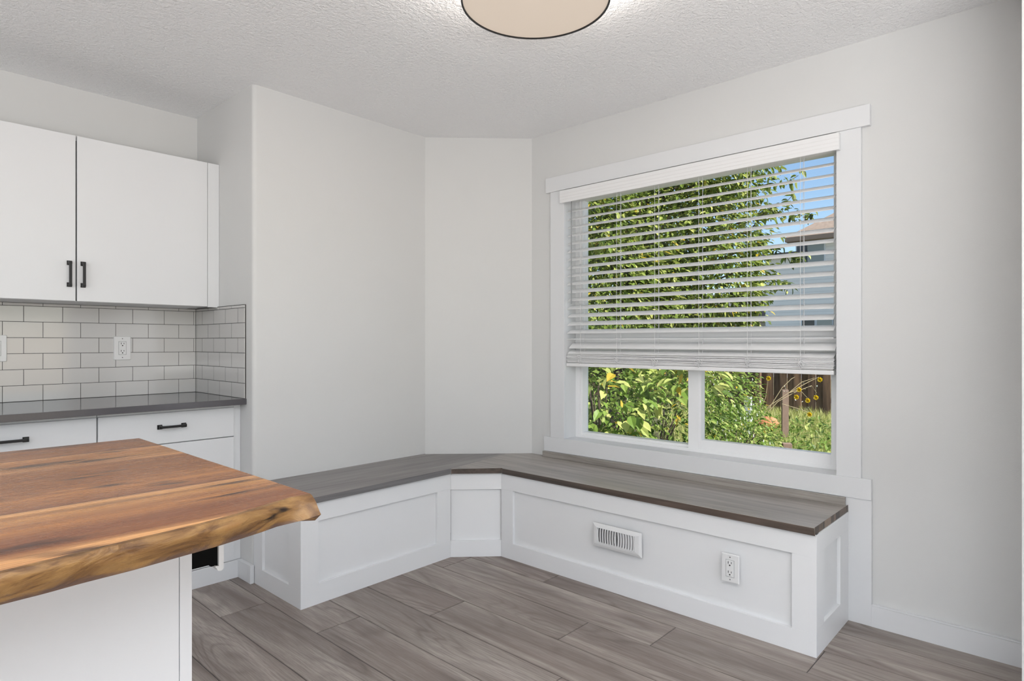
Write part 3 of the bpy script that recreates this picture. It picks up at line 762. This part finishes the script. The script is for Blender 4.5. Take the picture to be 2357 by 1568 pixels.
def crown(m, rnd, lumps, n, L, wd, droop=0.5, tsh=0.0, yel=0.0, surf=0.55):
    tot = sum(l[3]*l[4]*l[5] for l in lumps)
    for (x, y, z, rx, ry, rz) in lumps:
        k = int(n*rx*ry*rz/tot)
        for _ in range(k):
            v = Vector((rnd.gauss(0, 1), rnd.gauss(0, 1), rnd.gauss(0, 1))).normalized()
            r = surf+(1-surf)*rnd.random()**0.6; r *= 1+0.22*mno.noise(v*2.3+Vector((x, y, z)))
            p = Vector((x+v.x*rx*r, y+v.y*ry*r, z+v.z*rz*r))
            if p.z < GZ+0.02 or p.x < 3.25: continue
            d = Vector((v.x+rnd.uniform(-.8, .8), v.y+rnd.uniform(-.8, .8), v.z*0.5-droop+rnd.uniform(-.5, .5)))
            s = rnd.uniform(0.6, 1.25); t = min(1, max(0, rnd.betavariate(2.2, 2.2)+tsh))
            leaf(m, p, d, Vector((rnd.uniform(-.5, .5), rnd.uniform(-.5, .5), 1)), L*s, wd*s, 1 if rnd.random() < yel else 0, t)

# tall tree filling the left of the upper window
tree = empty('leafy_tree', (6.4, 4.3, GZ), 'tall leafy green tree filling the left and middle of the window view', 'tree')
rt = random.Random(21); m = MB()
lumps = [(6.3, 4.6, 2.0, 1.1, 1.3, 1.1), (6.9, 3.75, 2.7, 0.9, 0.75, 0.9), (7.0, 3.45, 3.5, 0.8, 0.62, 0.9), (6.2, 4.6, 3.4, 1.1, 1.2, 1.2),
         (7.1, 3.25, 1.75, 0.7, 0.6, 0.7), (7.2, 3.15, 2.6, 0.65, 0.55, 0.7), (7.1, 3.05, 3.7, 0.75, 0.62, 1.0), (7.2, 3.15, 2.0, 0.6, 0.5, 0.6), (5.9, 4.0, 1.7, 0.8, 0.8, 0.8), (7.2, 3.6, 2.2, 0.9, 0.9, 1.2), (6.7, 3.8, 1.4, 0.8, 0.7, 0.6), (7.2, 3.45, 1.15, 0.6, 0.5, 0.5), (7.5, 4.4, 2.6, 0.8, 0.9, 1.4), (5.6, 4.1, 2.6, 0.6, 0.6, 1.0), (8.3, 5.6, 2.6, 1.0, 1.3, 2.2)]
crown(m, rt, lumps, 50000, 0.082, 0.038, 0.45, 0.07, 0.03)
# loose sprays hanging out to the right
sprays = []
for (x, y, z, dy, dz, nL) in [(7.4, 3.05, 2.9, -0.62, 0.25, 14), (7.4, 3.0, 2.65, -0.70, 0.05, 26), (7.4, 3.0, 2.3, -0.62, -0.10, 24), (7.3, 2.95, 3.1, -0.42, 0.38, 12), (7.3, 3.0, 2.05, -0.5, -0.18, 22),
                              (7.3, 3.1, 3.3, -0.35, 0.1, 12), (7.3, 3.1, 1.7, -0.3, -0.1, 18), (7.3, 2.9, 2.5, -0.45, 0.42, 12), (7.3, 3.1, 1.4, -0.25, 0.02, 16)]:
    pts = [Vector((x+0.1*q/6, y+dy*q/6, z+dz*q/6+0.06*math.sin(q*0.9))) for q in range(7)]; sprays.append(pts)
    for _ in range(nL*3):
        q = rt.random()**0.7*5.99; a = pts[int(q)].lerp(pts[int(q)+1], q-int(q))
        leaf(m, a+Vector((rt.uniform(-.06, .06), rt.uniform(-.06, .06), rt.uniform(-.06, .06))), Vector((rt.uniform(-1, 1), rt.uniform(-1, 1), rt.uniform(-1.2, .4))), Vector((rt.uniform(-.5, .5), rt.uniform(-.5, .5), 1)), 0.10*rt.uniform(.6, 1.2), 0.046, 0, rt.random())
m.build('foliage', [M_leaf, M_leafy], tree, fix=False)
m = MB(); m.tube([(6.5, 4.3, GZ-0.05), (6.48, 4.25, 0.5), (6.55, 4.2, 1.3), (6.6, 4.1, 2.2), (6.7, 3.95, 3.0)], [0.11, 0.09, 0.08, 0.06, 0.03], 10); m.build('trunk', M_bark, tree, smooth=60)
m = MB()
for q in range(16):
    a = rt.uniform(0, 6.28); z = rt.uniform(0.9, 2.9); l = rt.uniform(0.6, 1.2)
    m.tube([(6.55, 4.15, z), (6.55+math.cos(a)*l*.5, 4.15+math.sin(a)*l*.5, z+0.25), (6.55+math.cos(a)*l, 4.15+math.sin(a)*l, z+0.6)], [0.025, 0.015, 0.006], 6)
for pts in sprays: m.tube([Vector((6.9, 3.6, pts[0].z-0.3))]+pts, [0.014, 0.010]+[0.008-0.001*k for k in range(6)], 5)
m.build('branches', M_bark, tree)

def bush(name, label, cat, lumps, n, L, wd, seed, mats, yel=0.02, tsh=0.0, flowers=0, stems=()):
    t = empty(name, (lumps[0][0], lumps[0][1], GZ), label, cat); r = random.Random(seed); m = MB()
    crown(m, r, lumps, n, L, wd, 0.3, tsh, yel, 0.45); m.build('foliage', mats, t, fix=False)
    m = MB(); x, y = lumps[0][0], lumps[0][1]
    for q in range(14):
        a = r.uniform(0, 6.28); l = r.uniform(0.2, 0.8)*lumps[0][3]
        m.tube([(x+r.uniform(-.08, .08), y+r.uniform(-.08, .08), GZ-0.03), (x+math.cos(a)*l*.4, y+math.sin(a)*l*.4, lumps[0][2]*.5), (x+math.cos(a)*l, y+math.sin(a)*l, lumps[0][2]+0.1)], [0.012, 0.008, 0.003], 5)
    m.build('stems', M_bark, t)
    if flowers:
        m = MB()
        for q in range(flowers):
            l = r.choice(lumps); v = Vector((-abs(r.gauss(0, 1))-0.3, r.gauss(0, 1), r.gauss(0.4, 1))).normalized()
            p = Vector((l[0]+v.x*l[3]*1.05, l[1]+v.y*l[4]*1.05, l[2]+v.z*l[5]*1.05)); a0 = r.uniform(0, 6)
            if p.z < GZ+0.05: continue
            for k in range(5):
                a = a0+k*1.2566; leaf(m, p, Vector((math.cos(a)*0.8-0.25, math.cos(a)*0.3+0.1, math.sin(a)*0.8)), Vector((0.2, -1, 0.6)), 0.016, 0.015, 0, 0.6)
        m.build('blossoms', M_whitefl, t, fix=False)
    return t
bush('big_leaf_shrub', 'big-leaved shrub close outside the lower left pane, with some yellow leaves', 'shrub',
     [(4.0, 2.75, 0.75, 0.42, 0.50, 0.42), (3.85, 2.55, 0.25, 0.35, 0.45, 0.30), (4.4, 2.25, 0.95, 0.4, 0.3, 0.3)], 780, 0.105, 0.056, 5, [M_leafb, M_leafy], 0.06, 0.18)
bush('dense_shrub', 'dense dark green shrub seen behind the middle bar of the lower window', 'shrub',
     [(5.3, 3.0, 0.45, 0.55, 0.75, 0.60), (5.5, 2.6, 0.75, 0.45, 0.35, 0.45), (5.0, 3.5, 0.7, 0.6, 0.6, 0.8)], 5200, 0.062, 0.030, 6, [M_leafb, M_leafy], 0.02, -0.02)
bush('white_flowered_shrub', 'small-leaved shrub with tiny white blossoms at the left of the lower right pane', 'shrub',
     [(6.0, 2.55, 0.20, 0.50, 0.40, 0.42), (6.6, 2.85, 0.55, 0.45, 0.35, 0.40), (5.6, 2.25, -0.05, 0.40, 0.33, 0.25)], 5200, 0.045, 0.022, 8, [M_leafb, M_leafy], 0.015, 0.04, 210)
hedge_l = [(8.2, 5.2, 0.6, 1.0, 1.3, 1.0), (9.6, 7.3, 1.4, 1.2, 1.8, 1.8), (9.5, 5.6, 1.1, 1.0, 0.9, 1.3), (7.0, 6.6, 1.5, 1.2, 1.2, 2.0)]
bush('back_shrub', 'dark overgrown shrub in the shade behind the tall tree', 'shrub', hedge_l, 7000, 0.10, 0.055, 12, [M_leaf, M_leafy], 0.01, -0.12)

# grass and weeds (nobody could count the blades)
m = MB(); r = random.Random(77)
for q in range(26000):
    x = 5.0+r.random()**0.8*8.0; y = 0.20*x+r.random()*(0.33*x)+r.uniform(-.3, .3)
    h = r.uniform(0.06, 0.24)*(1+0.6*mno.noise(Vector((x*1.2, y*1.2, 5)))); a = r.uniform(0, 6.28); b = r.uniform(0.0, 0.6)*h
    w_ = 0.0045; t = min(1, max(0, r.betavariate(3, 2)))
    z0 = GZ+0.05*mno.noise(Vector((x*0.8, y*0.8, 0)))-0.005; s = Vector((math.sin(a)*w_, -math.cos(a)*w_, 0)); d = Vector((math.cos(a)*b, math.sin(a)*b, 0)); p = Vector((x, y, z0))
    i0 = len(m.v); m.v += [tuple(p-s), tuple(p+s), tuple(p+d*.4+s*.8+Vector((0, 0, h*.6))), tuple(p+d*.4-s*.8+Vector((0, 0, h*.6))), tuple(p+d+Vector((0, 0, h)))]
    for f in ((i0, i0+1, i0+2, i0+3), (i0+3, i0+2, i0+4)): m.f.append(f); m.m.append(0); m.col[len(m.f)-1] = (t, t, t, 1)
tag(m.build('grass', M_grass, fix=False), 'long sunlit yellow-green grass in the back yard', 'grass', kind='stuff')
m = MB(); r = random.Random(78)
for q in range(2600):
    x = 5.6+r.random()*5.5; y = 0.27*x+r.random()*(0.19*x)
    p = Vector((x, y, GZ+r.uniform(0.02, 0.22)))
    leaf(m, p, Vector((r.uniform(-1, 1), r.uniform(-1, 1), r.uniform(-.2, .9))), Vector((0, 0, 1)), r.uniform(0.05, 0.12), r.uniform(0.03, 0.055), 0, r.betavariate(2, 2))
tag(m.build('weeds', M_leafb, fix=False), 'broad-leaved green weeds growing among the grass', 'weeds', kind='stuff')

# tall stems with yellow flowers, leaning to the right in front of the fence
fw = empty('yellow_flower_plant', (7.4, 3.0, GZ), 'spindly plant with yellow flowers leaning right in front of the fence', 'flowering plant')
def at(px, py, Dp):
    rt_ = Vector((math.sin(TH), -math.cos(TH), 0)); return Vector((0, 0, HC))+(fwd+rt_*((px-1178.5)/1425)+Vector((0, 0, 1))*((788-py)/1425))*Dp
stem_px = [[(1735, 990), (1770, 935), (1815, 905), (1860, 880), (1885, 868)], [(1750, 950), (1762, 915), (1768, 875)], [(1770, 940), (1800, 893), (1822, 872), (1830, 868)],
           [(1735, 985), (1790, 925), (1830, 903), (1868, 888), (1880, 905)], [(1815, 905), (1840, 897), (1862, 920)], [(1800, 930), (1850, 945), (1875, 960)], [(1815, 905), (1845, 880), (1875, 870)]]
m = MB()
for s_ in stem_px:
    pts = [at(px, py, 7.4) for px, py in s_]; m.tube(pts, [0.0042]*(len(pts)-1)+[0.002], 6)
m.tube([Vector((at(1735, 990, 7.4).x, at(1735, 990, 7.4).y, GZ)), at(1735, 988, 7.4)], 0.007, 6)
m.build('stems', M_twig, fw)
for px, py in [(1770, 871), (1888, 874), (1840, 897), (1834, 914), (1860, 922), (1879, 915), (1864, 954), (1718, 952)]:
    p = at(px, py, 7.35); m = MB()
    for ly in range(2):
        for k in range(7):
            a = k*0.8976+ly*0.4; leaf(m, p, Vector((-0.35-0.3*ly, math.cos(a), math.sin(a))), Vector((1, 0, 0.2)), 0.036, 0.024, 0, 0.6)
    m.build('flower', M_yellowfl, fw, fix=False)
r = random.Random(9)
for q in range(18):
    px, py = r.choice([(1820, 890), (1850, 885), (1870, 892), (1845, 930), (1860, 905), (1830, 900)]); p = at(px+r.uniform(-18, 18), py+r.uniform(-14, 14), 7.4)
    m = MB(); leaf(m, p, Vector((r.uniform(-1, 1), r.uniform(-1, 1), r.uniform(-1, 1))), Vector((0, 0, 1)), 0.026, 0.014, 0, 0.5)
    m.build('seed_head', M_whitefl, fw, fix=False)

def stake(name, x, y, h, w_, mat, label, rz=0.2):
    m = MB(); M = Matrix.Translation((x, y, 0)) @ Matrix.Rotation(rz, 4, 'Z')
    m.box((-w_/2, -w_/2, GZ-0.06), (w_/2, w_/2, GZ+h), 0, 0.004, M); o = m.build(name, mat); tag(o, label, 'stake'); return o
stake('wooden_stake', 9.10, 3.13, 0.80, 0.085, M_stake, 'weathered wooden stake standing in the grass before the fence', 0.5)
stake('wooden_stake', 6.45, 2.20, 0.46, 0.085, M_stake, 'short wooden stake whose top just shows above the window frame', 0.5)
stake('wooden_stake', 4.95, 2.68, 0.50, 0.055, M_stake2, 'yellowish stake low in the shade in the lower left pane', 0.4)
m = MB(); p = at(1722, 922, 9.0); m.box((p.x-0.03, p.y-0.05, GZ), (p.x+0.03, p.y+0.05, p.z+0.06), 0, 0.01)
tag(m.build('white_marker', plain('white_marker_plastic', (0.8, 0.82, 0.88), 0.6)), 'small white marker post beside the white-flowered shrub', 'marker')
bm = bmesh.new(); bmesh.ops.create_icosphere(bm, subdivisions=3, radius=1); p = at(1765, 978, 10.0)
for v in bm.verts:
    k = 1+0.25*mno.noise(v.co*1.7); v.co = Vector((v.co.x*0.15, v.co.y*0.20, v.co.z*0.15))*k+Vector((p.x, p.y, GZ+0.13))
m = MB(); m.addbm(bm)
tag(m.build('garden_stone', M_brick, smooth=50), 'orange-red stone lying among the weeds', 'stone')

# fence
fence = empty('board_fence', (12.9, 5, GZ), 'dark brown upright board fence across the back yard', 'fence')
m = MB(); r = random.Random(4); y = -1.0; k = 0
while y < 14:
    w_ = 0.142; x = 12.9+(0.022 if k % 2 else 0)
    m.box((x, y, GZ-0.02), (x+0.018, y+w_, 1.24+r.uniform(-0.01, 0.01)), 0, 0.002); y += w_+0.004 if k % 2 else w_-0.018; k += 1
m.build('fence_boards', M_fence, fence)
m = MB()
for z in (0.0, 1.0): m.box((12.945, -1, z), (12.985, 14, z+0.09))
m.build('rails', M_fence, fence)
for yy in (0.6, 2.6, 4.90, 7.8, 10.2):
    m = MB(); m.box((12.80, yy, GZ-0.03), (12.895, yy+0.095, 1.27), 0, 0.004); m.build('fence_post', M_fence, fence)

# neighbouring house
hs = empty('neighbour_house', (30, 5, GZ), 'two-storey neighbour house with pale blue-grey siding and brown roof', 'house')
m = MB(); m.box((26.5, -4, GZ), (36, 8.42, 5.35)); m.box((26.52, 8.3, GZ), (33, 9.86, 4.75)); m.build('siding_wall', M_siding, hs)
m = MB(); m.box((26.46, 9.78, GZ), (26.56, 9.90, 4.75)); m.build('corner_board', M_winframe, hs)
m = MB()
ez = 5.42; x0, x1, yy0, yy1 = 26.0, 36.5, -4.5, 8.95; rz_ = ez+3.7; rdg = [(31.2, -0.2), (31.2, 3.8)]
cr = [(x0, yy0), (x1, yy0), (x1, yy1), (x0, yy1)]
m.face([(*cr[3], ez), (*cr[0], ez), (*rdg[0], rz_), (*rdg[1], rz_)]); m.face([(*cr[0], ez), (*cr[1], ez), (*rdg[0], rz_)]); m.face([(*cr[1], ez), (*cr[2], ez), (*rdg[1], rz_), (*rdg[0], rz_)]); m.face([(*cr[2], ez), (*cr[3], ez), (*rdg[1], rz_)])
m.face([(*c, ez-0.18) for c in cr][::-1])
for k in range(4):
    a, b = cr[k], cr[(k+1) % 4]; m.face([(*a, ez-0.18), (*b, ez-0.18), (*b, ez), (*a, ez)], 1)
m.build('roof', [M_shingle, M_soffit], hs)
m = MB(); m.prism([(26.2, 8.2), (33, 8.2), (33, 10.2), (26.2, 10.2)], 4.72, 4.86); m.build('lower_roof', M_darkroof, hs)
for (ya, yb, za, zb, mt) in [(7.60, 8.22, 4.36, 5.14, M_winglass), (8.30-0.06, 8.62, 4.36, 5.14, M_windark), (7.95, 8.42, 0.7, 2.06, M_windark), (7.30, 7.86, 0.7, 2.06, M_winglass), (6.6, 7.22, 0.7, 2.06, M_winglass)]:
    m = MB(); m.box((26.44, ya-0.05, za-0.06), (26.50, yb+0.05, zb+0.06)); f = m.build('window_surround', M_winframe, hs)
    m = MB(); m.box((26.42, ya, za), (26.445, yb, zb)); m.build('house_pane', mt, f)
gh = empty('distant_garage', (34, 13, GZ), 'far garage with dark roof and tan wall at the left of the neighbour house', 'garage')
m = MB(); m.box((34, 12.0, GZ), (40, 20, 2.35)); m.build('garage_wall', M_siding2, gh)
m = MB(); m.prism([(33.4, 11.6), (40.5, 11.6), (40.5, 20.4), (33.4, 20.4)], 2.35, 3.15); m.build('garage_roof', M_darkroof, gh)
m = MB(); m.box((35, 12.2, 3.15), (40, 18, 4.0)); m.build('upper_wall', M_siding2, gh)
